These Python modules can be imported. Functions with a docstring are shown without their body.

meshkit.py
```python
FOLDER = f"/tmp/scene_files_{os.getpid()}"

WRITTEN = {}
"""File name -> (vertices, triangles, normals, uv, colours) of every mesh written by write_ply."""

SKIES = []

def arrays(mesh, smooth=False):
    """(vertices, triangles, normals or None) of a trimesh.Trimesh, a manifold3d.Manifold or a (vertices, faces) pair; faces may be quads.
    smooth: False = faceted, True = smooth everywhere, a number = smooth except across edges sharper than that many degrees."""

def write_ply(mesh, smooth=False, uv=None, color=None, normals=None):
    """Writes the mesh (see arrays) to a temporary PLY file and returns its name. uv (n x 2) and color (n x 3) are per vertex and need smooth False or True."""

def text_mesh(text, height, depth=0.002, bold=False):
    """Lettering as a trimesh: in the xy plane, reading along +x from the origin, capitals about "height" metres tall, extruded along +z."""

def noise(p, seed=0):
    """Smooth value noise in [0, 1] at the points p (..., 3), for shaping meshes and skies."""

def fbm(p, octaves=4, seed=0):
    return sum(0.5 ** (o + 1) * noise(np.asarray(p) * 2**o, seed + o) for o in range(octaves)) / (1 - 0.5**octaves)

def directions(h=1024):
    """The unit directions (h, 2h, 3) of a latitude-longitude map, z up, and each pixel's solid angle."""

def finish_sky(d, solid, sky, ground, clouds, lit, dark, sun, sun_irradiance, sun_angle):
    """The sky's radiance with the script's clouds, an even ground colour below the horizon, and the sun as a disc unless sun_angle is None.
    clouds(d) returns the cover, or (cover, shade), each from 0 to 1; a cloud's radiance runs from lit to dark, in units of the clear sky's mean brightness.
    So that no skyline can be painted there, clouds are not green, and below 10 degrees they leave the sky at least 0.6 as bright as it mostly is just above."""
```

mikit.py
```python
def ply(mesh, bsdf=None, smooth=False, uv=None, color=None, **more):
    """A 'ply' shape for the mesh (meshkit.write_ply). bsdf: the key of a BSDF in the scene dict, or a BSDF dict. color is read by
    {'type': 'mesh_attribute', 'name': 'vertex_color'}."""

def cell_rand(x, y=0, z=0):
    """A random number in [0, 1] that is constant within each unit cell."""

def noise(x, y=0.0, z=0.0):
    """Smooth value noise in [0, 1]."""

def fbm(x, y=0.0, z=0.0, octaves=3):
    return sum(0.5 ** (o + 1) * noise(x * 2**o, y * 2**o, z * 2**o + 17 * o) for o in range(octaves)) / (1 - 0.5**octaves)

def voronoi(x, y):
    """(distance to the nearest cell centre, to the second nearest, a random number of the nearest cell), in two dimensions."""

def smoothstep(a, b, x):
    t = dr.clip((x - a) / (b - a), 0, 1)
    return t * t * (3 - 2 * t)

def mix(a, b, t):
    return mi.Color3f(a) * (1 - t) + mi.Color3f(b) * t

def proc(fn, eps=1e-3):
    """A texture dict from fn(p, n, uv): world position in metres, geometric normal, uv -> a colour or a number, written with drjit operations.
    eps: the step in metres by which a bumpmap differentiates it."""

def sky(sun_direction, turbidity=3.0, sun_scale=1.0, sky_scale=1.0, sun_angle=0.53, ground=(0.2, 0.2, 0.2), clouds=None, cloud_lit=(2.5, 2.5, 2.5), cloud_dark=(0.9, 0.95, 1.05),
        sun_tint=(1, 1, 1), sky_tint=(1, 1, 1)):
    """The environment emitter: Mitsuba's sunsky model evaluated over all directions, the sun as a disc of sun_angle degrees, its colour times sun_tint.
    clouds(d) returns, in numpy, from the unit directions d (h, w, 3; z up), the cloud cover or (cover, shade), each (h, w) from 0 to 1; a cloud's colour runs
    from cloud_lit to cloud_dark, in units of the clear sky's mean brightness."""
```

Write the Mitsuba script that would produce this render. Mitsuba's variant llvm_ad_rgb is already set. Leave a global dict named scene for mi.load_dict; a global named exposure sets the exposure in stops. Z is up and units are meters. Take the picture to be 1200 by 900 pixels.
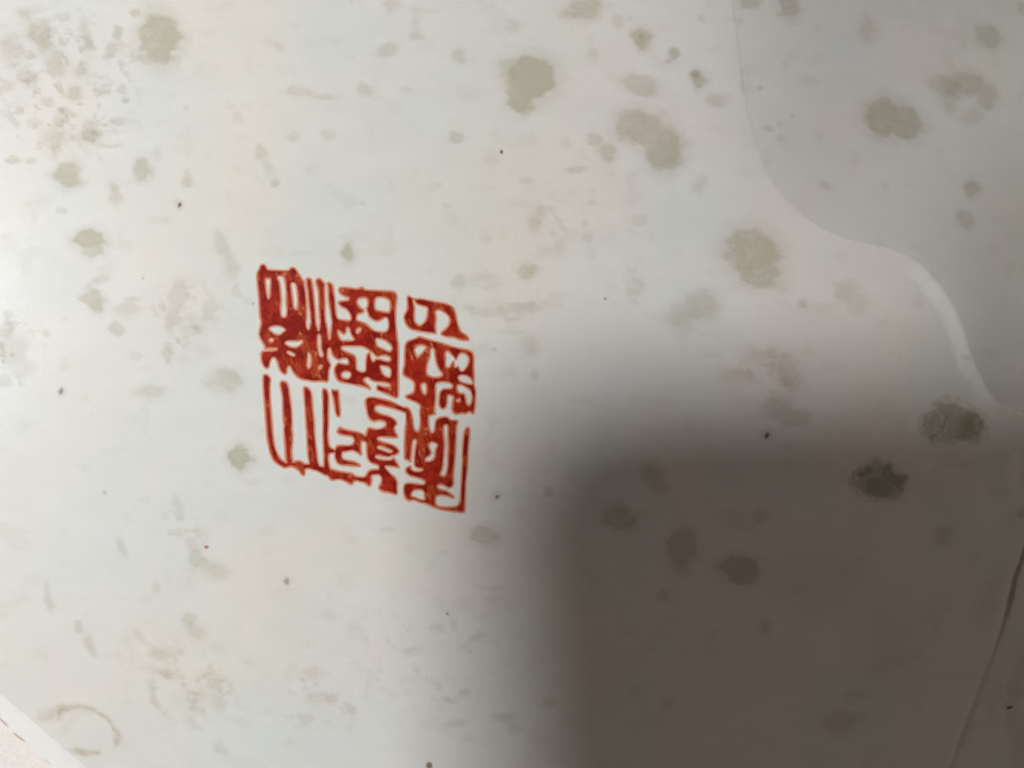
import math, numpy as np, trimesh, shapely, mitsuba as mi, drjit as dr, mikit
from shapely.geometry import Polygon, LineString, MultiPolygon, box
from shapely.ops import unary_union, polygonize
from mikit import proc, noise, fbm, smoothstep, mix, ply

T = mi.ScalarTransform4f
scene, labels = {}, {}

# ------------------------------------------------------------------ camera, light, exposure
HC = 0.1082                       # height of the lens above the middle of the dish, metres
exposure = 0.0
scene['camera'] = {'type': 'thinlens', 'fov': 58.0, 'fov_axis': 'x', 'near_clip': 0.004, 'far_clip': 5.0,
                   'aperture_radius': 0.0005, 'focus_distance': HC + 0.0002,
                   'to_world': T().look_at(origin=[0, 0, HC], target=[0, 0, 0], up=[0, 1, 0])}
LAMP = np.array([-0.362, 0.064, 0.335])
LAMP_AIM = np.array([0.0, 0.0, 0.0])
LAMP_HALF = (0.0170, 0.0215)        # half size of the lit panel
LAMP_RAD = [640.0, 644.0, 634.0]
scene['room_light'] = {'type': 'constant', 'radiance': {'type': 'rgb', 'value': [0.124, 0.104, 0.089]}}
SHADOW_CORNER = (568, 480)        # where the corner of the phone's shadow falls

# ------------------------------------------------------------------ the shape of the dish
def fade(a, b, x):
    t = np.clip((x - a) / (b - a), 0, 1)
    return t * t * (3 - 2 * t)

def vnoise(x, y, seed=0):
    def h(i, j):
        n = (i.astype(np.int64) * 374761393 + j.astype(np.int64) * 668265263 + seed * 974634533) & 0xFFFFFFFF
        n = ((n ^ (n >> 13)) * 1274126177) & 0xFFFFFFFF
        return ((n ^ (n >> 16)) & 0xFFFF) / 65535.0
    i, j = np.floor(x), np.floor(y)
    fx, fy = x - i, y - j
    fx, fy = fx * fx * (3 - 2 * fx), fy * fy * (3 - 2 * fy)
    return (h(i, j) * (1 - fx) + h(i + 1, j) * fx) * (1 - fy) + (h(i, j + 1) * (1 - fx) + h(i + 1, j + 1) * fx) * fy

def dome(x, y):
    xs = np.maximum(x + 0.035, 0)
    z = -0.72 * xs ** 2 - 0.25 * (y + 0.01) ** 2
    z = z + 0.00022 * (vnoise(x / 0.021 + 9, y / 0.018 + 4, 1) - 0.5) + 0.00006 * (vnoise(x / 0.007 + 3, y / 0.006 + 8, 2) - 0.5)
    return z

def plan(pts, f=dome):
    """Where the ray through a pixel of the 1200 x 900 frame meets the surface f, as (x, y)."""
    p = np.atleast_2d(np.asarray(pts, float))
    u, v = (p[:, 0] - 600) / 1e4, (450 - p[:, 1]) / 1e4
    x, y = u.copy(), v.copy()
    for _ in range(12):
        k = (HC - f(x, y)) / HC
        x, y = u * k, v * k
    return np.stack([x, y], 1)

def chaikin(p, n=2, closed=False):
    p = np.asarray(p, float)
    for _ in range(n):
        q = np.roll(p, -1, 0) if closed else p[1:]
        a = p if closed else p[:-1]
        r = np.stack([0.75 * a + 0.25 * q, 0.25 * a + 0.75 * q], 1).reshape(-1, 2)
        p = r if closed else np.vstack([p[:1], r, p[-1:]])
    return p

def line_distance(x, y, pts):
    """(unsigned distance, side) to a polyline; side is +1 to the left of its direction."""
    best, side = np.full(np.shape(x), 9.0), np.zeros(np.shape(x))
    for (ax, ay), (bx, by) in zip(pts[:-1], pts[1:]):
        dx, dy = bx - ax, by - ay
        t = np.clip(((x - ax) * dx + (y - ay) * dy) / (dx * dx + dy * dy + 1e-18), 0, 1)
        d = np.hypot(x - ax - t * dx, y - ay - t * dy)
        s = np.sign(dx * (y - ay) - dy * (x - ax))
        near = d < best
        best, side = np.where(near, d, best), np.where(near, s, side)
    return best, side

# the wavy lip where the white glaze of the base stops, top to bottom: outside is on its left
LIP = chaikin(plan([(845, -700), (850, -260), (858, -60), (862, 0), (868, 60), (878, 120), (888, 165), (905, 205), (930, 240), (962, 266), (1000, 281), (1040, 288), (1072, 298), (1096, 318),
                    (1115, 344), (1130, 370), (1137, 400), (1147, 430), (1156, 448), (1163, 462), (1172, 472), (1186, 478), (1210, 485), (1300, 505), (1800, 560)]), 2)
# the edge of the foot at lower left; outside is on its right going down
FOOT = chaikin(plan([(-900, 50), (-250, 590), (-60, 762), (0, 813), (50, 856), (100, 899), (160, 955), (700, 1400)]), 2)
CREASE = chaikin(plan([(1210, 625), (1200, 650), (1190, 682), (1181, 722), (1167, 765), (1150, 808), (1134, 850), (1115, 905), (1090, 960)]), 2)
ARC = chaikin(plan([(1040, 524), (1056, 534), (1074, 546), (1094, 553), (1120, 557), (1150, 558)]), 2)
PITS = [((1118, 496), 47, 31, 4), ((1030, 564), 39, 27, 8)]

from scipy.ndimage import gaussian_filter
from scipy.interpolate import RegularGridInterpolator
_cx, _cy = np.arange(-0.15, 0.1501, 0.001), np.arange(-0.13, 0.1301, 0.001)
_d, _s = line_distance(*np.meshgrid(_cx, _cy), LIP)
_o = gaussian_filter(np.maximum(_d * _s, 0), 7.0)
BEYOND = RegularGridInterpolator((_cy, _cx), _o, bounds_error=False, fill_value=None, method='cubic')

class Field:
    """Everything about the relief at the points (x, y), worked out once."""
    def __init__(s, x, y):
        d, side = line_distance(x, y, LIP)
        s.lip = d * -side                                  # > 0 inside
        d, side = line_distance(x, y, FOOT)
        s.foot = d * side                                  # > 0 inside
        out = np.maximum(BEYOND(np.stack([y, x], -1)), 0)
        low = np.maximum(-s.foot, 0)
        s.z0 = dome(x, y) - 0.40 * (1 - 0.45 * fade(0.005, 0.045, y)) * out - 0.45 * (np.sqrt(low ** 2 + 0.001 ** 2) - 0.001)
        rim = (np.abs(x / 0.104) ** 3 + np.abs(y / 0.088) ** 3) ** (1 / 3)
        s.z0 = s.z0 - 0.35 * np.maximum(rim - 0.93, 0) * fade(0.93, 1.0, rim)
        strength = fade(150, 420, 450 - y * 1e4)           # the lip stands out more towards the lower end
        wob = 0.00025 * (vnoise(x / 0.0011, y / 0.0011, 5) - 0.5)
        e = s.lip + wob * 0.9
        s.z0 = s.z0 + 0.00038 * strength * np.where(e > 0, 1 - fade(-0.0004, 0.0026, e), (1 - fade(-0.0004, 0.0026, e * 0)) * (1 - fade(0, 0.011, -e)))
        layer = 0.000018 * (1 - np.exp(-np.maximum(e, 0) / 0.0003))
        layer = np.where(e < 0, np.maximum(e * 0.35, -0.0012), layer)
        f = s.foot + 0.4 * wob
        layer = np.where((f < 0), np.minimum(layer, np.maximum(f * 0.6, -0.0012)), layer)
        s.zb = s.z0 + layer
        d, _ = line_distance(x, y, CREASE)
        s.zb = s.zb - 0.00035 * np.exp(-(d / 0.0007) ** 2)
        d, _ = line_distance(x, y, ARC)
        s.zb = s.zb + 0.00013 * np.exp(-(d / 0.00055) ** 2)
        # faint folds by the right edge
        for (px, py), rx, ry, h in [((1186, 560), 9, 34, 0.00022), ((1150, 600), 40, 30, 0.0001), ((1172, 468), 14, 10, 0.0001)]:
            cx, cy = plan([(px, py)])[0]
            s.zb = s.zb + h * np.exp(-((x - cx) / (rx * 1e-4)) ** 2 - ((y - cy) / (ry * 1e-4)) ** 2)
        s.pit = np.zeros_like(x)
        s.zn = s.zb
        for c, rx, ry, a in PITS:
            s.pit = np.maximum(s.pit, 1 - fade(0.80, 1.02, pit_radius(x, y, c, rx, ry, a)))
        s.zb = s.zb - 0.0005 * s.pit

def pit_radius(x, y, c, rx, ry, a):
    cx, cy = plan([c])[0]
    ca, sa = math.cos(math.radians(-a)), math.sin(math.radians(-a))
    u, v = ((x - cx) * ca + (y - cy) * sa) / (rx * 1e-4), (-(x - cx) * sa + (y - cy) * ca) / (ry * 1e-4)
    th = np.arctan2(v, u)
    return np.hypot(u, v) * (1 + 0.07 * np.sin(3 * th + c[0]) + 0.05 * np.sin(5 * th + 2))

def axis(fine, lim, step, coarse):
    a = np.arange(-fine, fine + step / 2, step)
    b = np.arange(fine + coarse, lim + coarse / 2, coarse)
    return np.concatenate([-b[::-1], a, b])

gx, gy = axis(0.067, 0.116, 0.0002, 0.0012), axis(0.0505, 0.100, 0.0002, 0.0012)
X, Y = np.meshgrid(gx, gy)
F = Field(X.ravel(), Y.ravel())
nx, ny = len(gx), len(gy)
ii = np.arange(nx * ny).reshape(ny, nx)
QUADS = np.stack([ii[:-1, :-1], ii[:-1, 1:], ii[1:, 1:], ii[1:, :-1]], -1).reshape(-1, 4)
FACES = np.vstack([QUADS[:, [0, 1, 2]], QUADS[:, [0, 2, 3]]])

def sheet(z, keep):
    f = FACES[keep[FACES].any(1)]
    used, inv = np.unique(f, return_inverse=True)
    return trimesh.Trimesh(np.stack([X.ravel(), Y.ravel(), z], 1)[used], inv.reshape(-1, 3), process=False)

# ------------------------------------------------------------------ materials
# brown and grey stains in the glaze, plus highlights painted on ridges: pixel of the centre, half axes, tilt, strength, kind (0 olive tan, 1 pinkish brown, 2 dark speck, 3 grey, last: painted highlight), softness
STAINS_AND_GLINTS = [
 (28,17,11,6,20,.5,0,.6),(48,44,13,25,-28,.75,0,.5),(66,74,14,15,-30,.65,0,.5),(14,58,13,22,-10,.5,1,.6),(28,88,11,11,0,.45,1,.6),(6,104,15,5,-20,.35,1,.6),
 (100,38,8,19,0,.42,3,.7),(72,20,10,5,0,.35,0,.6),(128,60,8,12,25,.55,3,.6),(137,38,6,9,0,.6,0,.5),(95,82,9,12,20,.5,3,.6),(88,109,11,9,0,.6,0,.5),(145,105,6,9,0,.45,0,.5),
 (147,118,5,4,0,.6,0,.5),(56,120,8,6,20,.4,3,.6),(78,132,12,5,0,.5,0,.5),(70,142,9,9,0,.45,0,.6),(140,142,12,5,0,.4,3,.7),(42,145,9,7,0,.32,0,.6),(65,165,14,16,0,.5,0,.6),
 (108,160,12,10,0,.8,0,.45),(108,147,9,8,0,.35,0,.6),(130,171,15,3,0,.35,3,.6),(187,46,26,31,-8,.95,0,.25),(174,62,12,18,0,.5,0,.4),(160,15,8,5,0,.55,0,.5),(183,20,10,7,0,.4,0,.6),
 (15,188,9,5,0,.6,0,.5),(36,188,7,4,0,.4,3,.6),(80,205,17,15,15,.85,0,.35),(170,200,10,15,0,.65,0,.45),(185,180,7,10,0,.25,0,.7),(135,226,7,14,-12,.5,0,.5),(219,213,8,8,0,.5,0,.6),
 (219,203,4,6,0,.3,0,.6),(211,241,2.2,3.2,30,1,2,.7),(211,241,7,7,0,.4,0,.7),(105,280,20,13,0,.95,0,.3),(108,292,13,12,0,.7,0,.4),(72,248,9,4,0,.35,3,.6),(50,235,16,10,0,.2,3,.8),(8,285,12,16,0,.15,1,.8),
 (258,284,9,15,-10,.4,0,.5),(270,310,9,18,-25,.35,0,.5),(277,340,6,10,-15,.25,0,.5),(306,178,8,9,0,.4,0,.5),(314,196,6,12,-25,.3,0,.6),(322,215,6,6,0,.5,0,.5),(350,109,18,7,5,.38,1,.6),(378,112,16,4,-4,.32,1,.6),
 (386,158,9,8,0,.28,0,.6),(345,160,6,8,0,.28,0,.6),(278,138,6,8,0,.25,3,.7),(328,55,6,6,0,.3,0,.7),(203,112,5,4,0,.2,3,.8),(218,127,4,4,0,.3,3,.8),
 (110,353,11,17,-30,.72,0,.4),(120,327,13,8,-15,.42,0,.5),(105,338,6,8,0,.4,0,.5),(148,362,16,10,0,.4,0,.5),(137,384,9,9,0,.5,0,.45),(156,350,10,4,0,.3,3,.6),(209,345,9,18,10,.35,0,.5),(203,372,9,22,10,.42,0,.5),
 (198,415,7,12,0,.42,0,.5),(228,385,18,12,-15,.28,0,.6),(247,366,9,16,10,.3,0,.6),(236,412,14,8,20,.2,0,.7),(12,410,20,24,-20,.5,3,.5),(26,432,14,14,0,.35,3,.6),(6,388,10,10,0,.35,0,.6),(5,446,11,9,0,.4,3,.6),
 (55,391,6,6,0,.38,0,.6),(71,458,2.6,4,20,.75,2,.8),(71,458,6,6,0,.3,3,.8),(268,445,18,16,0,.6,0,.5),(255,446,14,18,0,.25,0,.7),(177,457,20,9,5,.42,0,.5),(160,417,12,4,0,.25,3,.6),(281,536,14,15,-40,.9,0,.25),
 (207,590,5,12,-22,.32,0,.6),(30,500,10,9,0,.14,3,.8),(123,577,2.5,2.5,0,.35,2,.7),(297,356,1.6,1.8,0,.5,2,.6),(168,326,1.5,1.5,0,.4,2,.6),
 (143,642,6,12,-25,.38,0,.5),(183,689,6,9,0,.3,1,.6),(56,690,5,9,0,.3,0,.6),(59,704,6,12,-8,.42,0,.5),(92,735,6,9,-25,.48,0,.5),(107,758,7,14,-22,.45,0,.5),(210,604,5,9,-25,.3,0,.6),(232,655,9,15,-35,.42,0,.6),(250,668,18,10,12,.38,0,.6),
 (243,641,2.6,2.4,0,.7,4,.5),(336,681,3.2,4.2,-20,.55,2,.8),(336,681,7,7,0,.2,3,.8),(221,727,9,10,0,.42,0,.5),(232,742,13,11,20,.4,1,.5),(165,748,6,15,-38,.28,0,.6),(186,765,12,7,15,.38,0,.6),(194,788,22,6,14,.34,1,.5),
 (252,792,18,7,15,.28,1,.6),(182,820,6,15,-25,.42,1,.5),(232,820,28,16,0,.18,3,.7),(258,825,9,10,0,.28,1,.6),(260,876,6,14,-35,.34,0,.6),(228,851,9,5,30,.25,0,.6),(280,845,14,5,20,.2,1,.7),
 (366,790,14,7,0,.3,1,.6),(372,817,18,9,0,.28,1,.6),(360,843,9,7,0,.28,1,.6),(385,722,14,6,10,.2,0,.7),(210,766,9,5,0,.25,3,.7),(60,836,15,8,-30,.42,1,.5),(72,829,5,6,0,.4,0,.6),(92,882,13,4,12,.4,0,.6),
 (452,60,14,9,-25,.45,0,.5),(460,4,12,9,-20,.42,1,.6),(488,28,7,18,0,.25,1,.6),(488,43,9,5,0,.35,0,.6),(538,66,9,11,-30,.45,0,.5),(505,12,16,4,0,.2,0,.7),(601,30,10,9,0,.28,1,.6),
 (622,92,32,27,8,.95,0,.28),(603,82,20,17,0,.6,0,.35),(610,118,18,17,0,.85,0,.35),(684,9,22,15,-10,.68,0,.5),(668,18,10,6,0,.35,3,.6),(725,25,8,9,0,.35,0,.6),(752,46,12,13,0,.75,0,.45),(752,44,4,4,0,.4,3,.7),(790,63,8,8,-20,.9,3,.45),(783,70,6,4,-20,.5,3,.5),
 (752,100,27,12,12,.62,0,.45),(764,106,14,10,0,.4,0,.5),(752,150,33,22,10,.85,0,.3),(775,172,26,30,-10,.85,0,.3),(712,178,12,14,-30,.55,0,.45),(697,163,10,8,0,.5,0,.5),(693,62,9,7,0,.2,1,.7),
 (533,161,9,8,0,.55,3,.5),(530,157,3,3,0,.5,3,.6),(588,178,2.2,2.4,-20,.9,2,.5),(577,186,9,9,0,.22,1,.7),(427,106,10,9,0,.32,1,.6),(475,105,8,5,0,.22,3,.7),(550,110,16,9,0,.15,3,.8),(676,200,12,5,-10,.42,0,.5),(663,167,7,8,0,.22,0,.7),
 (615,212,9,5,0,.34,1,.6),(634,247,10,7,15,.4,3,.6),(624,262,8,13,0,.38,1,.6),(748,259,11,6,0,.32,1,.6),(690,280,9,6,0,.34,3,.6),(686,262,5,4,0,.3,3,.7),(694,238,6,4,0,.25,3,.7),(408,296,10,12,0,.8,0,.4),(515,217,5,3,0,.25,3,.7),(424,239,5,3,0,.25,3,.7),
 (523,241,4,3,0,.25,3,.7),(572,279,7,6,0,.25,3,.7),(645,296,16,6,-15,.25,1,.7),(738,22,4,5,0,.2,0,.7),
 (618,318,14,11,0,.6,0,.45),(536,330,9,9,0,.45,0,.5),(562,326,26,5,-5,.25,0,.6),(612,360,22,8,0,.5,3,.5),(608,372,14,5,0,.3,0,.6),(568,364,26,8,4,.35,0,.6),(580,410,3.4,3.6,0,.55,3,.6),(562,412,16,9,-15,.22,3,.7),(621,407,12,11,0,.34,1,.6),
 (626,440,7,6,0,.4,3,.6),(600,390,16,5,-10,.2,3,.7),(655,345,12,4,0,.2,3,.7),(748,336,14,14,0,.3,1,.6),(709,350,2,2,0,.6,2,.6),(596,437,9,5,0,.18,3,.7),(575,335,18,4,0,.18,0,.7),
 (818,93,11,12,-20,.85,0,.4),(815,86,7,5,20,.6,3,.5),(838,118,12,9,20,.5,0,.5),(878,4,16,10,0,.68,0,.5),(924,7,18,15,0,.72,0,.45),(1016,33,13,16,0,.42,1,.5),(1156,42,20,16,0,.62,0,.4),(1035,138,29,26,0,.9,0,.3),(1062,146,28,24,10,.85,0,.3),
 (1104,100,24,14,15,.5,3,.5),(1134,98,32,17,8,.72,1,.45),(1156,113,18,20,0,.6,1,.5),(1112,118,16,20,0,.4,0,.5),(1140,137,20,12,-20,.4,1,.6),(1138,222,13,12,-20,.75,0,.45),(1131,258,15,15,0,.5,3,.5),(968,218,8,6,0,.4,0,.6),(876,104,10,9,0,.3,3,.6),(891,103,5,4,0,.5,3,.6),
 (947,96,12,6,0,.25,3,.7),(900,150,7,4,0,.45,3,.6),(914,162,5,5,0,.35,3,.6),(912,144,5,4,0,.25,3,.6),(928,135,4,4,0,.3,3,.7),(820,216,12,14,0,.4,1,.6),(822,22,6,6,0,.3,3,.6),(1038,218,6,5,0,.25,3,.7),(798,165,6,16,0,.4,0,.5),(866,25,5,8,0,.25,3,.7),(1197,10,8,10,0,.4,0,.6),
 (880,296,38,30,15,.88,0,.32),(888,318,28,22,10,.8,0,.35),(822,358,24,22,0,.6,0,.5),(805,366,24,18,0,.4,0,.6),(992,344,18,16,0,.42,3,.6),(1004,356,18,14,0,.35,3,.6),(980,334,8,6,0,.3,3,.6),(939,356,7,7,0,.42,3,.6),(960,360,24,6,0,.22,0,.7),
 (905,422,34,15,8,.42,1,.5),(925,440,18,18,0,.42,1,.5),(866,440,24,9,-8,.34,1,.6),(910,478,22,17,0,.5,3,.5),(930,490,22,13,10,.5,3,.5),(899,510,3.0,4.0,25,1,2,.7),(899,510,9,8,0,.5,3,.7),(836,416,12,5,0,.25,3,.7),(1132,419,6,3,0,.4,3,.6),(800,385,10,20,0,.2,1,.7),
 (725,606,22,15,5,.6,0,.35),(800,643,18,27,5,.62,0,.3),(868,667,28,18,12,.85,0,.25),(768,556,18,12,10,.45,3,.5),(772,570,14,10,0,.4,3,.5),(643,577,7,6,0,.45,3,.6),(583,582,3,2.6,0,.8,2,.6),(582,580,7,7,0,.35,3,.7),(566,626,18,12,18,.62,0,.4),
 (895,735,9,12,-20,.45,1,.5),(985,846,28,15,5,.45,1,.5),(1000,815,16,10,0,.3,0,.6),(1106,628,14,13,0,.42,3,.5),(891,604,9,9,0,.4,1,.6),(1183,829,4.5,2.4,0,1,2,.5),(1183,828,12,5,0,.4,1,.7),(776,697,7,7,0,.4,3,.6),(592,840,16,8,5,.36,3,.6),(603,853,8,10,-20,.3,3,.6),
 (643,822,8,7,0,.4,1,.6),(780,824,8,8,0,.3,1,.6),(512,737,9,6,25,.32,3,.6),(484,762,14,4,-8,.25,3,.7),(551,752,14,5,-25,.28,3,.7),(532,818,12,4,0,.32,3,.6),(545,811,7,5,0,.35,3,.6),(537,848,12,5,0,.28,3,.6),(548,864,7,5,0,.25,3,.7),(503,897,4,4,0,.9,2,.5),(524,719,2,2,0,.5,2,.6),
 (575,688,18,4,0,.25,3,.6),(580,702,14,7,0,.22,0,.7),(545,710,14,8,0,.15,3,.8),(408,830,10,7,0,.3,1,.6),(414,735,8,10,0,.15,3,.8),(870,610,30,14,0,.2,1,.8),(960,680,60,40,0,.22,1,.9),(1040,760,50,60,0,.18,1,.9),(1190,810,14,60,8,.45,1,.7),(1160,700,14,40,15,.3,1,.8),
 (1165,820,12,40,12,.3,1,.8),(1195,870,14,40,0,.4,1,.8),(455,620,8,3,0,.25,3,.7),(520,648,5,4,0,.25,1,.7),(720,590,20,8,0,.2,3,.7),
 (1187,558,11,34,4,.9,5,.7),(1190,480,16,10,20,.6,5,.8),(1160,600,30,26,0,.35,5,.9),(1056,534,17,4,-35,.45,5,.6),(1084,549,18,4,-20,.45,5,.6),(1110,556,18,4,-4,.35,5,.7),(1198,600,8,8,0,.5,1,.7),  # pale entries paint highlights along the arc ridge and right-edge folds
]
TINT = [(0.70, 0.67, 0.58), (0.75, 0.66, 0.59), (0.26, 0.20, 0.14), (0.69, 0.68, 0.62), (0.55, 0.22, 0.13), (1.14, 1.125, 1.12)]  # last one lightens the glaze, a painted highlight on raised edges
RINGS = [((101, 855), 36, 25, 25, 0.55)]

SCUFFS = [((75, 100), 110, 120, 0, 0.55), ((14, 405), 45, 60, 0, 0.6), ((220, 375), 60, 60, 0, 0.4), ((225, 800), 90, 65, 0, 0.35), ((370, 815), 70, 50, 0, 0.3), ((215, 640), 45, 60, 0, 0.3),
          ((590, 355), 70, 35, 0, 0.3), ((640, 270), 70, 50, 0, 0.25), ((905, 440), 60, 50, 0, 0.35), ((500, 770), 130, 90, 0, 0.25), ((960, 345), 70, 35, 0, 0.25), ((755, 340), 60, 50, 0, 0.2)]

def stain_glint_table(stains, f):
    pos = plan([(s[0], s[1]) for s in stains], f)
    return [(float(x), float(y), s[2] * 1e-4, s[3] * 1e-4, math.cos(math.radians(-s[4])), math.sin(math.radians(-s[4])), s[5], int(s[6]), s[7]) for (x, y), s in zip(pos, stains)]

def surface(x, y):
    return Field(np.asarray(x, float), np.asarray(y, float)).z0
TABLE = stain_glint_table(STAINS_AND_GLINTS, surface)
RING = [(float(x), float(y), rx * 1e-4, ry * 1e-4, math.cos(math.radians(-a)), math.sin(math.radians(-a)), k) for (x, y), (_, rx, ry, a, k) in zip(plan([r[0] for r in RINGS]), RINGS)]
SCUFF = [(float(x), float(y), rx * 1e-4, ry * 1e-4, k) for (x, y), (_, rx, ry, a, k) in zip(plan([r[0] for r in SCUFFS]), SCUFFS)]
CREASE_SHORT = CREASE[::3]

def stained_and_glinted(x, y, c, table, ragged=1.0):
    """The colour c with the stains and painted highlights on it: each a blob with a ragged, slightly streaky edge."""
    wx = (fbm(x * 700, y * 1100, 3.1, 3) - 0.5) * 0.0017
    wy = (fbm(x * 700, y * 1100, 8.7, 3) - 0.5) * 0.0016
    hx = (noise(x * 2600, y * 8000, 1.5) - 0.5) * 0.0003
    blotch = 0.45 + 0.55 * fbm(x * 420, y * 420, 1.5, 2) + 0.50 * fbm(x * 1500, y * 2300, 5.5, 3) + 0.32 * (noise(x * 5200, y * 8600, 2.5) - 0.5)
    cover = {}
    for cx, cy, rx, ry, ca, sa, k, kind, soft in table:
        w = ragged * min(1.0, max(rx, ry) / 0.0016)
        dx, dy = x - cx + (wx + hx) * w, y - cy + wy * w
        r = dr.sqrt(dr.square((dx * ca + dy * sa) / rx) + dr.square((dy * ca - dx * sa) / ry))
        m = (1 - smoothstep(1 - soft, 1 + soft * 0.75, r)) * k
        if kind < 2 and max(rx, ry) > 0.001:
            m = dr.maximum(m, (1 - smoothstep(0.75, 1.75, r)) * 0.38 * k)
        cover[kind] = dr.maximum(cover.get(kind, mi.Float(0)), m)
    for kind in sorted(cover):
        m = dr.minimum(cover[kind] * (blotch * 1.08 if kind != 2 else 1.0), 1)
        c = c * (1 - m * (1 - mi.Color3f(*TINT[kind])))
    return c

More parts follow.
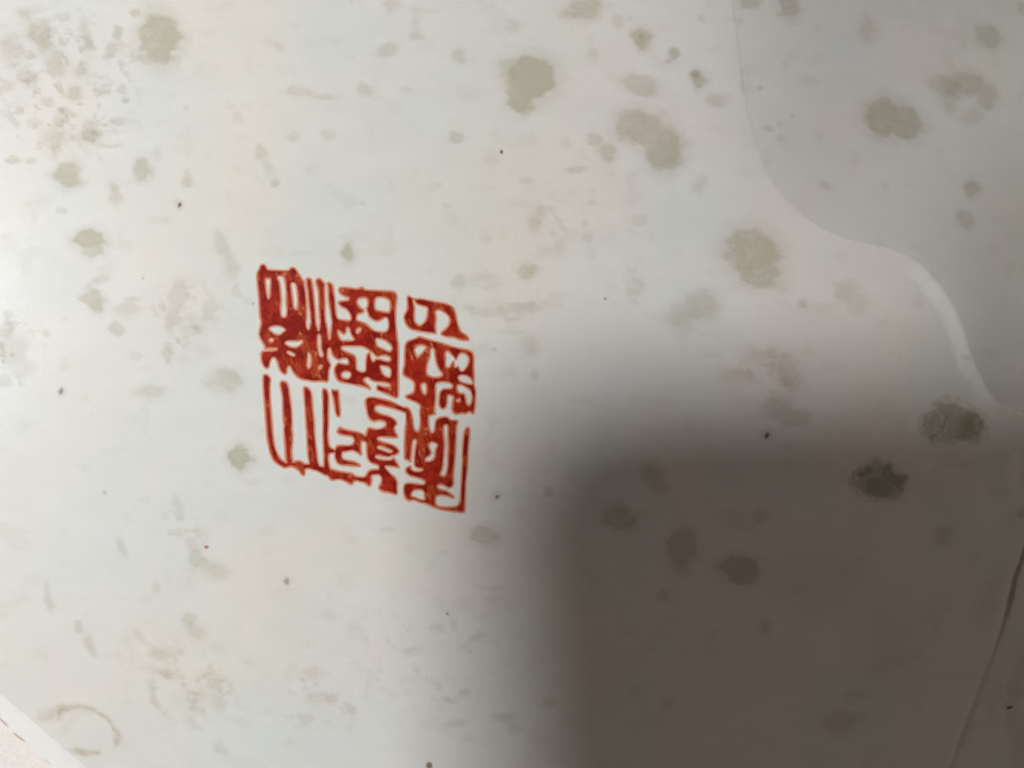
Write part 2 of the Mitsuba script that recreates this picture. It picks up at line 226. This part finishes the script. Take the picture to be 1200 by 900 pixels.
def porcelain(base, upper=None):
    def fn(p, n, uv):
        x, y = p.x, p.y
        c = mi.Color3f(*base)
        if upper:
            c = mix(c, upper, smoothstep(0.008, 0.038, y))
        hue = fbm(x * 95, y * 95, 2.0, 3) - 0.5                # faint pink and green clouding in the glaze
        hue2 = fbm(x * 60 + 7, y * 60, 6.0, 2) - 0.5
        c = c * mi.Color3f(1 + 0.11 * hue, 1 - 0.015 * hue + 0.02 * hue2, 1 - 0.06 * hue - 0.05 * hue2)
        c = c * (1 + 0.05 * (fbm(x * 260, y * 420, 4.0, 3) - 0.5) + 0.035 * (noise(x * 7000, y * 9000, 1.0) - 0.5))
        small = smoothstep(0.60, 0.85, fbm(x * 420, y * 520, 9.0, 4))
        c = c * (1 - small * 0.06 * mi.Color3f(0.8, 0.95, 1.2))
        u, v = x * 0.5 - y * 0.87, x * 0.87 + y * 0.5           # short scuffs and rubbed dirt, in patches
        rub = smoothstep(0.50, 0.74, 0.6 * fbm(u * 420, v * 900, 3.0, 4) + 0.4 * fbm(x * 1300, y * 2100, 8.0, 3))
        zone = mi.Float(0)
        for cx, cy, rx, ry, k in SCUFF:
            zone = dr.maximum(zone, k * (1 - smoothstep(0.35, 1.1, dr.sqrt(dr.square((x - cx) / rx) + dr.square((y - cy) / ry)))))
        c = c * (1 - rub * zone * (1 - mi.Color3f(0.66, 0.60, 0.52)))
        c = stained_and_glinted(x, y, c, TABLE)
        for cx, cy, rx, ry, ca, sa, k in RING:
            dx, dy = x - cx + (fbm(x * 500, y * 500, 1.0, 2) - 0.5) * 0.0012, y - cy
            r = dr.sqrt(dr.square((dx * ca + dy * sa) / rx) + dr.square((dy * ca - dx * sa) / ry))
            m = dr.exp(-dr.square((r - 1) / 0.13)) * k * (0.4 + 0.8 * fbm(x * 2200, y * 3000, 2.0, 2)) * smoothstep(0.36, 0.55, noise(x * 420, y * 420, 4.0) + 0.25 * smoothstep(-0.001, 0.002, dx))
            c = c * (1 - m * (1 - mi.Color3f(0.62, 0.52, 0.38)))
        # brown dirt in the crease at lower right
        d = mi.Float(9.0)
        for i, ((ax, ay), (bx, by)) in enumerate(zip(CREASE_SHORT[:-1], CREASE_SHORT[1:])):
            ex, ey = float(bx - ax), float(by - ay)
            t = dr.clip(((x - float(ax)) * ex + (y - float(ay)) * ey) / (ex * ex + ey * ey), 0, 1)
            d = dr.minimum(d, dr.sqrt(dr.square(x - float(ax) - t * ex) + dr.square(y - float(ay) - t * ey)))
        m = (1 - smoothstep(0.0001, 0.0006, d + (noise(x * 900, y * 900) - 0.5) * 0.0003)) * (0.25 + 0.55 * smoothstep(-0.036, -0.024, y))
        c = c * (1 - m * (1 - mi.Color3f(0.42, 0.30, 0.24)))
        return dr.clip(c, 0.01, 0.93)
    return fn

def grain(p, n, uv):
    return fbm(p.x * 900, p.y * 900, 2.0, 3) * 0.000030

def glossy(color, rough, spec=0.45):
    return {'type': 'twosided', 'b': {'type': 'principled', 'base_color': color, 'roughness': rough, 'specular': spec}}

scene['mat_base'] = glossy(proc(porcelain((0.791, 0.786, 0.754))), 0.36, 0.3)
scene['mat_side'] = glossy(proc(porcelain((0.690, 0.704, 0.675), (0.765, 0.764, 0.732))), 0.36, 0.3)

FOOT_SHORT = FOOT[::4]
def biscuit(p, n, uv):
    x, y = p.x, p.y
    d = mi.Float(9.0)
    for (ax, ay), (bx, by) in zip(FOOT_SHORT[:-1], FOOT_SHORT[1:]):
        ex, ey = float(bx - ax), float(by - ay)
        t = dr.clip(((x - float(ax)) * ex + (y - float(ay)) * ey) / (ex * ex + ey * ey), 0, 1)
        d = dr.minimum(d, dr.sqrt(dr.square(x - float(ax) - t * ex) + dr.square(y - float(ay) - t * ey)))
    raw = smoothstep(0.0027, 0.0031, d + (noise(x * 700, y * 700) - 0.5) * 0.0006)
    c = mix((0.87, 0.865, 0.84), (0.88, 0.83, 0.80), raw)
    c = c * (1 + 0.12 * raw * (noise(x * 5200, y * 5200, 3.0) - 0.5))
    line = dr.exp(-dr.square((d - 0.0028 + (noise(x * 700, y * 700) - 0.5) * 0.0006) / 0.00016)) * smoothstep(0.40, 0.75, noise(x * 620 + 3.3, y * 620, 1.0))
    return c * (1 - line * 0.8 * (1 - mi.Color3f(0.42, 0.30, 0.20)))
scene['mat_foot'] = glossy(proc(biscuit), 0.42)

# iron red enamel: uv.x is the distance to the edge of the stroke in millimetres
def enamel(p, n, uv):
    x, y, d = p.x, p.y, uv.x
    a, b = fbm(x * 900, y * 900, 1.0, 3), fbm(x * 560 + 5, y * 560, 7.0, 4)
    streak = noise(x * 3600 + y * 1100, y * 900 - x * 300, 2.0)
    c = mix((0.40, 0.024, 0.010), (0.275, 0.011, 0.006), smoothstep(0.35, 0.65, a))
    thin = smoothstep(0.54, 0.74, b * 0.72 + 0.28 * streak + 2.2 * (x + 0.018))
    c = mix(c, (0.50, 0.075, 0.022), thin * 0.72)
    c = c * (0.86 + 0.28 * noise(x * 3200, y * 3200, 6.0))
    fleck = smoothstep(0.62, 0.78, fbm(x * 1700, y * 1700, 4.0, 3)) * thin
    c = mix(c, (0.60, 0.21, 0.11), fleck * 0.85)
    c = mix((0.63, 0.20, 0.11), c, smoothstep(-0.02, 0.15, d + (a - 0.5) * 0.16))
    c = mix((0.765, 0.42, 0.33), c, smoothstep(-0.16, 0.01, d))
    return mix((0.795, 0.775, 0.735), c, smoothstep(-0.32, -0.12, d))
scene['mat_enamel'] = glossy(proc(enamel), 0.28)

# ------------------------------------------------------------------ the dish: base, side wall, foot ring
DISH = 'porcelain_dish'
scene[DISH + '__base'] = ply(sheet(F.zb, (F.lip > -0.0009) & (F.foot > -0.0010)), 'mat_base', smooth=True)
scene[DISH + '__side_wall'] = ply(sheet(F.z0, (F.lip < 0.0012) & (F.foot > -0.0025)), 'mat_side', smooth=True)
scene[DISH + '__foot_ring'] = ply(sheet(F.z0, (F.foot < 0.0012)), 'mat_foot', smooth=True)
labels[DISH] = {'label': 'white glazed porcelain dish base with a red seal mark, brown stains and pitted glaze', 'category': 'dish'}
labels[DISH + '__side_wall'] = {'label': 'cool grey glazed slope beyond the wavy lip of the base'}
labels[DISH + '__foot_ring'] = {'label': 'pale unglazed rim with a broken brown line at its edge'}

# ------------------------------------------------------------------ the seal mark
TILE = {'T1': (295, 305), 'T2': (295, 375), 'T3': (380, 325), 'T4': (380, 395), 'T5': (465, 340), 'T6': (465, 410),
        'B1': (300, 430), 'B2': (300, 495), 'B3': (380, 455), 'B4': (380, 520), 'B5': (465, 470), 'B6': (465, 535)}

def shape(text):
    pts, o = [], None
    for w in text.split():
        if w in TILE:
            o = TILE[w]
        else:
            a, b = w.split(',')
            pts.append((o[0] + float(a) / 12, o[1] + float(b) / 12))
    return Polygon(chaikin(pts, 2, True)).buffer(0)

RED = """
T1 70,180 105,135 115,80 160,52 205,85 215,135 300,138 400,142 525,152 540,112 585,98 630,135 655,190 695,235 725,300 762,275 795,240 835,275 900,290 935,248 985,275 1030,340 1060,330 1088,308 1130,335 1165,420 1190,600 1210,780 1260,900 T2 1260,100 1230,400 1200,560 1110,640 1080,720 1080,880 1000,860 870,865 790,850 690,835 600,770 560,690 530,640 500,670 490,770 430,750 385,690 350,560 310,515 265,560 245,660 210,690 165,650 130,570 125,470 160,430 165,400 190,390 150,310 100,220 105,140 130,60 125,0 T1 110,800 105,650 100,540 85,400 75,280
T3 200,190 215,140 300,140 420,155 470,165 530,130 560,165 600,180 760,185 880,195 975,195 1010,230 1025,280 1005,400 1000,560 1010,700 1030,900 T4 1040,60 1045,200 1040,400 1045,600 1045,800 1030,860 980,850 900,810 800,770 740,740 690,780 660,748 600,710 480,685 380,660 250,640 190,620 150,540 138,450 160,400 90,200 90,60 T3 100,860 100,620 150,560 165,440
T5 140,100 172,82 205,105 255,130 330,118 420,140 540,165 680,185 785,228 825,310 840,400 865,500 895,580 980,632 1020,690 990,712 880,700 800,660 690,660 640,630 545,612 500,605 400,590 280,575 180,545 125,480 100,400 110,330 145,290 150,180
T5 110,800 140,720 200,700 265,680 310,650 380,670 480,705 560,725 660,750 760,790 880,820 1000,835 1070,880 T6 1080,80 1085,140 1080,220 1085,330 1088,430 1082,490 1110,560 1110,660 1100,780 1090,880 B5 1095,110 1080,185 1040,160 1010,150 970,180 910,165 850,190 790,170 775,100 T6 770,880 540,900 460,930 320,930 340,850 330,780 280,740 200,710 130,680 120,640 210,615 240,580 250,500 230,440 170,400 100,370 80,320 105,220 110,100
B1 95,130 120,105 160,110 212,165 195,260 200,450 215,640 228,800 240,900 B2 225,60 245,200 260,330 300,440 360,530 430,560 440,640 400,640 340,610 250,550 200,440 170,300 145,150 140,0 B1 135,760 120,540 100,300
B1 335,220 375,195 420,205 455,260 480,420 500,580 510,700 505,900 B2 512,100 520,200 510,330 500,400 510,500 530,560 440,640 415,500 405,330 390,150 395,20 B1 395,840 380,740 375,580 375,420 345,300
B1 665,290 695,275 745,300 785,370 795,500 800,620 820,760 825,900 B2 825,150 840,300 860,450 870,560 900,610 850,690 740,640 750,560 730,480 720,300 710,100 B1 702,840 698,700 688,560 675,420
B1 930,320 965,300 1015,345 1025,450 1020,600 1020,780 1015,900 B2 1010,150 1020,280 1040,350 1110,380 1110,430 1040,430 1015,480 1030,600 1060,660 1000,720 950,640 955,500 950,380 940,200 942,0 B1 942,780 940,650 940,480
B1 1060,340 1085,295 1130,300 1165,340 1170,470 1185,600 1185,690 1150,705 1120,660 1105,560 1085,440
B2 420,640 480,620 520,625 600,670 640,740 680,750 690,700 690,650 760,650 880,690 960,740 1020,750 1035,800 1090,820 1140,795 B4 260,510 330,545 375,580 405,555 430,515 540,540 590,560 620,600 650,590 670,530 662,450 700,435 780,430 790,360 720,358 650,362 610,395 570,470 500,465 430,450 400,415 320,402 220,388 140,362 60,345 B2 1000,630 900,610 780,590 740,580 690,585 640,545 580,535 520,555 430,560
B3 178,600 215,538 270,575 400,600 500,620 570,660 600,700 600,770 540,740 515,760 515,900 B4 520,60 525,150 510,160 460,120 400,90 320,105 255,120 245,170 260,215 330,235 420,245 490,285 512,316 480,320 380,310 230,300 180,270 150,200 145,100 165,40 B3 190,800 260,800 340,805 400,790 425,740 410,690 350,670 240,655 190,635
B3 580,240 575,160 620,125 720,128 850,155 960,190 1060,245 1160,280 1170,350 1120,340 1050,310 900,265 740,230 700,290 760,350 900,385 980,425 1030,490 990,540 985,590 1040,680 1000,700 900,690 780,680 740,710 800,750 960,790 1030,840 1060,900 B4 1050,100 1040,140 990,160 960,180 1000,230 1040,300 1062,342 960,320 850,310 870,350 930,420 1010,480 1030,560 1020,620 1030,690 1010,720 930,690 840,680 780,650 760,610 800,560 805,480 780,440 750,430 760,360 770,310 700,285 640,260 605,200 590,100 595,0 B3 595,850 590,760 560,700 590,640 600,590 620,550 660,560 760,580 840,550 875,500 830,460 760,450 700,475 640,440 610,380 595,310
B5 60,90 110,85 160,90 200,150 225,250 235,380 290,440 325,380 330,250 320,130 340,60 320,-20 540,-20 540,50 520,100 470,115 450,200 445,330 470,430 500,450 530,410 540,300 560,250 620,225 720,220 740,265 850,270 860,300 840,340 835,450 830,600 820,760 810,900 B6 798,200 795,290 800,380 770,430 720,440 660,400 600,390 565,420 600,460 700,480 770,530 808,570 790,588 700,550 600,540 550,560 540,640 560,690 640,710 760,710 850,700 890,640 900,500 910,250 930,20 B5 918,800 930,600 945,430 980,370 1025,375 1020,520 1000,700 995,900 B6 988,200 965,400 960,600 960,740 940,792 840,778 700,762 570,732 470,690 400,655 310,642 250,605 190,622 130,608 95,520 95,420 120,375 200,368 300,388 390,392 395,350 340,310 250,285 170,270 120,210 130,150 190,140 190,60 110,40 B5 108,780 105,600 115,400 135,250 115,140 60,120
"""
WHITE = """
T1 190,265 228,255 265,260 262,380 248,540 225,545 205,420
T1 355,235 400,218 455,232 470,330 485,450 480,600 495,680 488,785 450,808 412,778 405,680 420,560 405,420 395,320
T1 548,325 585,312 622,332 640,470 650,570 642,682 610,695 585,650 580,540 560,430
T1 735,260 768,255 766,330 795,480 800,600 825,760 830,890 T2 825,40 815,115 790,140 768,95 765,20 T1 765,880 778,760 772,620 762,480 745,380
T1 832,250 905,270 900,320 935,420 945,560 945,680 955,800 965,890 T2 960,30 952,110 938,165 925,110 905,60 T1 905,880 895,760 885,620 875,480 856,350
T2 928,210 962,205 977,290 977,420 1008,490 988,522 955,508 935,430 925,300
T1 1028,330 1062,310 1075,420 1080,560 1100,700 1120,820 1130,890 T2 1125,40 1115,150 1100,270 1085,270 1075,180 1050,40 T1 1040,880 1030,760 1030,600 1025,450
T4 55,165 75,150 92,180 105,240 150,295 205,322 260,298 320,300 345,345 332,385 255,378 205,358 160,400 138,450 145,540 170,610 200,640 260,710 150,760 60,700 65,640 62,560 70,460 100,400 60,330 42,270 50,220
T2 232,125 290,88 360,80 430,98 484,140 430,178 400,208 330,203 280,165
T2 242,270 280,254 308,280 285,314 252,302
T2 120,402 340,398 358,412 335,428 200,434 120,438
T2 460,325 500,292 600,295 670,298 700,280 720,310 690,352 620,388 550,380 490,352
T2 490,455 520,436 580,462 614,490 588,515 530,484
T2 785,480 805,455 832,500 838,570 822,665 795,680 778,640 785,560
T2 940,655 985,630 988,655 962,695 942,688
T3 115,60 220,125 198,195 250,250 300,275 342,285 336,322 280,330 203,340 198,370 240,415 320,450 365,520 378,592 350,614 270,600 200,592 172,550 158,430 148,300 132,200
T3 462,330 490,298 540,284 592,292 614,340 612,400 592,430 602,480 620,520 625,550 680,597 740,622 800,602 850,563 892,573 907,640 902,732 850,774 760,767 690,747 640,702 590,652 540,632 470,612 447,580 462,520 520,505 553,490 556,455 510,430 468,380
T3 718,298 760,276 850,286 908,318 928,360 928,484 870,494 780,474 722,458 702,400
T3 442,760 480,710 518,718 502,762 465,794
T3 192,755 212,750 250,790 280,802 308,780 313,712 347,706 372,790 400,850 424,872 T4 400,48 370,54 320,48 270,54 228,34 T3 200,820
T4 232,150 270,126 370,126 450,132 510,126 572,147 634,188 644,212 602,242 588,300 583,400 588,474 540,495 478,474 446,442 452,330 432,262 360,224 280,198
T4 716,28 760,15 862,46 924,98 960,160 932,205 880,194 800,154 742,133
T4 642,218 670,205 717,258 750,285 810,254 880,258 936,300 922,340 860,339 770,307 722,312 695,350 662,322 652,270
T4 776,406 830,401 903,416 940,468 934,542 912,570 858,548 811,502 796,440
T4 555,600 590,565 628,572 662,608 720,628 800,632 900,651 930,670 907,704 840,703 760,672 737,692 742,730 760,790 690,810 655,735 620,682 578,642
T4 241,520 275,486 330,481 374,508 374,552 340,589 290,579 251,562
T5 222,132 250,138 270,190 340,218 424,238 438,280 423,370 402,442 335,500 298,488 246,442 246,330 252,260 238,190
T5 536,300 590,271 662,307 713,348 748,400 742,472 702,532 642,580 625,600 632,680 545,680 548,560 538,500 558,400
T6 543,478 590,456 660,446 752,466 790,510 762,544 690,547 640,552 607,592 592,680 592,780 620,820 650,832 690,812 708,740 708,660 730,626 772,648 800,670 778,740 772,930 530,930 533,780 550,650 543,560
T5 248,830 290,776 362,771 424,798 390,842 352,895 T6 330,62 290,112 268,60 248,20
T5 466,850 500,805 528,850 T6 528,30 543,130 563,220 603,290 645,340 622,374 550,389 488,379 426,347 416,300 426,200 466,100 472,20
T6 677,40 720,15 762,58 810,107 830,148 850,108 880,56 930,41 983,68 1014,120 1008,192 972,253 930,305 887,293 860,224 830,254 807,232 807,180 790,153 772,192 742,244 710,255 677,222 687,140
T6 856,380 900,350 982,356 1034,398 1064,440 1075,482 1000,479 928,463 877,432
T6 846,500 900,486 983,528 1044,578 1059,660 1049,742 1020,785 982,762 967,680 948,612 880,614 846,560
T6 342,490 380,465 413,488 418,582 400,635 368,602 342,540
T6 838,700 892,688 882,728 850,728
B4 741,55 780,26 862,57 965,100 930,129 860,103 778,78
B4 711,180 750,156 850,182 920,187 962,157 984,180 942,229 860,229 748,214
B5 228,545 260,535 284,570 262,640 247,760 247,890 B6 252,128 282,158 354,172 360,195 320,214 230,204 192,162 198,80 B5 193,880 203,760 213,640
B5 446,620 480,570 566,598 564,640 538,702 533,782 502,834 430,855 391,832 418,788 470,758 488,720 456,660
B5 657,345 690,326 723,350 718,480 723,640 718,760 718,890 B6 718,130 692,264 640,280 606,247 637,190 653,100 B5 650,870 663,750 678,600 657,450
B6 201,520 240,471 320,461 379,482 389,560 394,604 330,609 268,574 211,563
"""
red = unary_union([shape(t) for t in RED.strip().split('\n')])
white = unary_union([shape(t) for t in WHITE.strip().split('\n')])
MARK = red.difference(white).buffer(0.35).buffer(-0.7).buffer(0.35).buffer(-0.72).simplify(0.05)
MARK = unary_union([g for g in getattr(MARK, 'geoms', [MARK]) if g.area > 3])

row = [(260, 435), (316, 435.5), (325, 440.5), (338, 443.5), (350, 449.5), (386, 452.5), (400, 452), (430, 460.5), (450, 464), (468, 470), (474, 474), (490, 478), (512, 480), (520, 486.5), (600, 487)]
up1 = [(394, 280), (396, 375), (386.5, 408), (384.5, 440), (386, 452.5)]
up2 = [(468, 280), (468, 470)]
down1 = [(400, 452), (401, 480), (400.5, 492), (392, 530), (388, 548), (388, 640)]
down2 = [(474, 474), (474, 500), (471.5, 540), (469, 640)]
def cell(px, py):
    return next(c for c in CELLS if c.contains(shapely.Point(px, py)))
CELLS = list(polygonize(unary_union([LineString(l) for l in (row, up1, up2, down1, down2)] + [box(270, 290, 580, 620).exterior])))
SPOTS = [(340, 380), (430, 390), (510, 420), (340, 500), (430, 520), (510, 550)]

LEVELS = [-3.2, -2.3, -1.2, -0.4, 0.3, 0.9, 1.7, 2.8, 4.5]                # photo pixels = 0.1 mm from the edge of the stroke inwards
OFFS = [MARK.buffer(-l) for l in LEVELS] + [Polygon()]
def seal_mesh(c):
    vs, fs, ds, n = [], [], [], 0
    for i, l in enumerate(LEVELS):
        band = OFFS[i].difference(OFFS[i + 1]).intersection(c)
        for g in getattr(band, 'geoms', [band]):
            if g.geom_type != 'Polygon' or g.area < 0.02:
                continue
            v, f = trimesh.creation.triangulate_polygon(g.segmentize(2.5), engine=ENGINE)
            v = np.asarray(v)[:, :2]
            d = shapely.distance(shapely.points(v), EDGE) * np.where(shapely.contains_xy(MARK, v[:, 0], v[:, 1]), 1, -1)
            vs.append(v); fs.append(np.asarray(f) + n); ds.append(d); n += len(v)
    v, f, d = np.vstack(vs), np.vstack(fs), np.concatenate(ds)
    key = np.unique(np.round(v, 3), axis=0, return_index=True, return_inverse=True)
    v, d, f = v[key[1]], d[key[1]], key[2].ravel()[f]
    f = f[(f[:, 0] != f[:, 1]) & (f[:, 1] != f[:, 2]) & (f[:, 0] != f[:, 2])]
    p = plan(v, lambda x, y: Field(x, y).zn)
    zn = Field(p[:, 0], p[:, 1]).zn
    lift = 0.000008 + 0.000022 * fade(-1.2, 2.2, d) - 0.000018 * (d < -2.9)
    v3 = np.column_stack([p, zn + lift])
    nrm = np.cross(v3[f[:, 1]] - v3[f[:, 0]], v3[f[:, 2]] - v3[f[:, 0]])[:, 2]
    f = np.where((nrm < 0)[:, None], f[:, ::-1], f)
    return trimesh.Trimesh(v3, f, process=False), np.column_stack([d * 0.1, d * 0])
EDGE = MARK.boundary
ENGINE = 'manifold'
for i, (px, py) in enumerate(SPOTS):
    m, uv = seal_mesh(cell(px, py))
    scene[DISH + '__seal_mark__character' + (f'_{i:03d}' if i else '')] = ply(m, 'mat_enamel', smooth=True, uv=uv)
labels[DISH + '__seal_mark'] = {'label': 'iron red square seal mark of six seal script characters'}

# ------------------------------------------------------------------ burst bubbles in the glaze
CELLS_PIT = [
    [(1095, 490, 12, 9, 0, .35, 3, .35), (1095, 515, 7, 6.5, 0, .75, 0, .3), (1106, 503, 5, 4, 0, .3, 3, .4), (1083, 501, 5, 4, 0, .6, 0, .35), (1082, 514, 3.6, 4, 0, .6, 0, .35), (1090, 476, 7, 5, 0, .5, 3, .4),
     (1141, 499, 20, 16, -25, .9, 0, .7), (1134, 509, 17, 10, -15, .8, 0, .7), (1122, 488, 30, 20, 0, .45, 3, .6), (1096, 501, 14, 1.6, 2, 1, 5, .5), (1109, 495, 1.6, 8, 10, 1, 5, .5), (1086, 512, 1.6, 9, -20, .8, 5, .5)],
    [(1011, 551, 13, 8, 0, .8, 0, .16), (1051, 556, 20, 13, 12, .85, 0, .18), (1030, 571, 18, 12, 12, .8, 0, .18), (1000, 577, 5, 6, 0, .9, 0, .25), (1057, 570, 8, 6, 0, .6, 0, .3), (1030, 562, 30, 19, 5, .35, 3, .5)],
]
def pit_material(table, dark):
    def fn(p, n, uv):
        c = mi.Color3f(0.62, 0.60, 0.54) * (1 + 0.16 * (fbm(p.x * 2600, p.y * 2600, 3.0, 3) - 0.5))
        edge = smoothstep(0.62, 1.0, uv.x + (fbm(p.x * 1300, p.y * 1300, 6.0, 2) - 0.5) * 0.5)
        c = stained_and_glinted(p.x, p.y, c, table, 0.15)
        c = c * (1 - 0.10 * (1 - edge) * dark)
        return mix(c, (0.76, 0.74, 0.69), edge)
    return fn
for k, ((c, rx, ry, a), cells) in enumerate(zip(PITS, CELLS_PIT)):
    flat = lambda x, y: Field(x, y).zn
    tab = stain_glint_table(cells, flat)
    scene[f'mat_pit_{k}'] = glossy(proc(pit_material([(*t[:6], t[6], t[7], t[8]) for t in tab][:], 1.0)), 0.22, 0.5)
    cx, cy = plan([c])[0]
    r, th = np.meshgrid(np.linspace(0, 1, 46), np.linspace(0, 2 * np.pi, 97)[:-1])
    ca, sa = math.cos(math.radians(-a)), math.sin(math.radians(-a))
    wob = 1 / (1 + 0.07 * np.sin(3 * th + c[0]) + 0.05 * np.sin(5 * th + 2)) * 1.06
    u, v = r * wob * rx * 1e-4 * np.cos(th), r * wob * ry * 1e-4 * np.sin(th)
    px, py = (cx + u * ca - v * sa).ravel(), (cy + u * sa + v * ca).ravel()
    zz = Field(px, py).zn + 0.00001 - 0.00005 * (r.ravel() > 0.985) - 0.00010 * (1 - fade(0.70, 0.98, r.ravel()))
    for t in [t for t in tab if max(t[2], t[3]) < 0.00145]:                                                  # each bubble a little crater with a raised skin at its edge
        q = np.hypot(((px - t[0]) * t[4] + (py - t[1]) * t[5]) / t[2], (-(px - t[0]) * t[5] + (py - t[1]) * t[4]) / t[3])
        inside = 1 - fade(0.75, 0.98, r.ravel())
        zz = zz + inside * (-0.00013 * t[6] * (1 - fade(0.75, 1.05, q)) + 0.00009 * np.exp(-((q - 1.14) / 0.13) ** 2))
    n_r, n_t = 46, 96
    j = np.arange(n_t * n_r).reshape(n_t, n_r)
    q4 = np.stack([j[:, :-1], j[:, 1:], np.roll(j, -1, 0)[:, 1:], np.roll(j, -1, 0)[:, :-1]], -1).reshape(-1, 4)
    mesh = trimesh.Trimesh(np.column_stack([px, py, zz]), np.vstack([q4[:, [0, 1, 2]], q4[:, [0, 2, 3]]]), process=False)
    scene[DISH + '__glaze_pit' + (f'_{k:03d}' if k else '')] = ply(mesh, f'mat_pit_{k}', smooth=True, uv=np.column_stack([r.ravel(), r.ravel() * 0]))
labels[DISH + '__glaze_pit'] = {'label': 'grey pitted bubble scar in the glaze next to the wavy lip'}
labels[DISH + '__glaze_pit_001'] = {'label': 'dark brown bubble scar in the glaze inside the shadow'}

# ------------------------------------------------------------------ the table under the dish
def wood(p, n, uv):
    g = fbm(p.x * 14, p.y * 160, 1.0, 4)
    return mix((0.30, 0.20, 0.13), (0.17, 0.105, 0.065), g)
scene['mat_table'] = glossy(proc(wood), 0.5)
scene['table_top'] = {'type': 'rectangle', 'to_world': T().translate([0, 0, -0.036]).scale([0.6, 0.6, 1]), 'bsdf': {'type': 'ref', 'id': 'mat_table'}}
labels['table_top'] = {'label': 'brown wooden table top under the porcelain dish', 'kind': 'structure'}

# ------------------------------------------------------------------ the phone that took the picture: its shadow falls on the dish
def rounded_slab(x0, x1, y0, y1, z0, z1, r):
    return trimesh.creation.extrude_polygon(box(x0 + r, y0 + r, x1 - r, y1 - r).buffer(r, quad_segs=12), z1 - z0).apply_translation([0, 0, z0])
ZP = HC + 0.0025
S = np.array([*plan([SHADOW_CORNER])[0], 0.0]); S[2] = dome(S[0], S[1])
corner = S + (LAMP - S) * ((ZP - S[2]) / (LAMP[2] - S[2]))
scene['mat_dark'] = {'type': 'twosided', 'b': {'type': 'principled', 'base_color': {'type': 'rgb', 'value': [0.03, 0.03, 0.032]}, 'roughness': 0.45}}
scene['mat_lens'] = {'type': 'twosided', 'b': {'type': 'principled', 'base_color': {'type': 'rgb', 'value': [0.01, 0.01, 0.012]}, 'roughness': 0.12}}
x0, y1 = corner[0] - 0.002, corner[1] + 0.002
scene['smartphone__body'] = ply(rounded_slab(x0, x0 + 0.152, y1 - 0.074, y1, ZP, ZP + 0.008, 0.011), 'mat_dark', to_world=T().translate([x0, y1, 0]).rotate([0, 0, 1], 3.0).translate([-x0, -y1, 0]))
scene['smartphone__lens'] = ply(trimesh.creation.annulus(0.0038, 0.0055, 0.0014, transform=trimesh.transformations.translation_matrix([0, 0, ZP - 0.0007])), 'mat_lens')
labels['smartphone'] = {'label': 'dark smartphone held flat above the dish, casting the soft shadow at lower right', 'category': 'smartphone'}

# ------------------------------------------------------------------ added lamp, out of view to the left, in place of a window
z = LAMP_AIM - LAMP; z /= np.linalg.norm(z)
frame = T().look_at(origin=LAMP.tolist(), target=LAMP_AIM.tolist(), up=[0, 1, 0])
hx, hy = LAMP_HALF
scene['mat_shade'] = {'type': 'twosided', 'b': {'type': 'diffuse', 'reflectance': {'type': 'rgb', 'value': [0.5, 0.5, 0.5]}}}
scene['added_lamp__diffuser'] = {'type': 'disk', 'to_world': frame @ T().scale([hx, hy, 1]), 'emitter': {'type': 'area', 'radiance': {'type': 'rgb', 'value': LAMP_RAD}}}
shade = rounded_slab(-hx - 0.008, hx + 0.008, -hy - 0.008, hy + 0.008, -0.03, -0.002, 0.006)
scene['added_lamp__shade'] = ply(shade, 'mat_shade', to_world=frame)
pole = trimesh.creation.cylinder(0.005, segment=[[LAMP[0] - 0.03, LAMP[1], -0.03], [LAMP[0] - 0.03, LAMP[1], LAMP[2] + 0.01]])
foot = trimesh.creation.cylinder(0.05, 0.012, transform=trimesh.transformations.translation_matrix([LAMP[0] - 0.03, LAMP[1], -0.03]))
scene['added_lamp__pole'] = ply(pole, 'mat_shade')
scene['added_lamp__foot'] = ply(foot, 'mat_shade')
labels['added_lamp'] = {'label': 'small grey lamp added out of view to the left, in place of window light', 'category': 'lamp'}
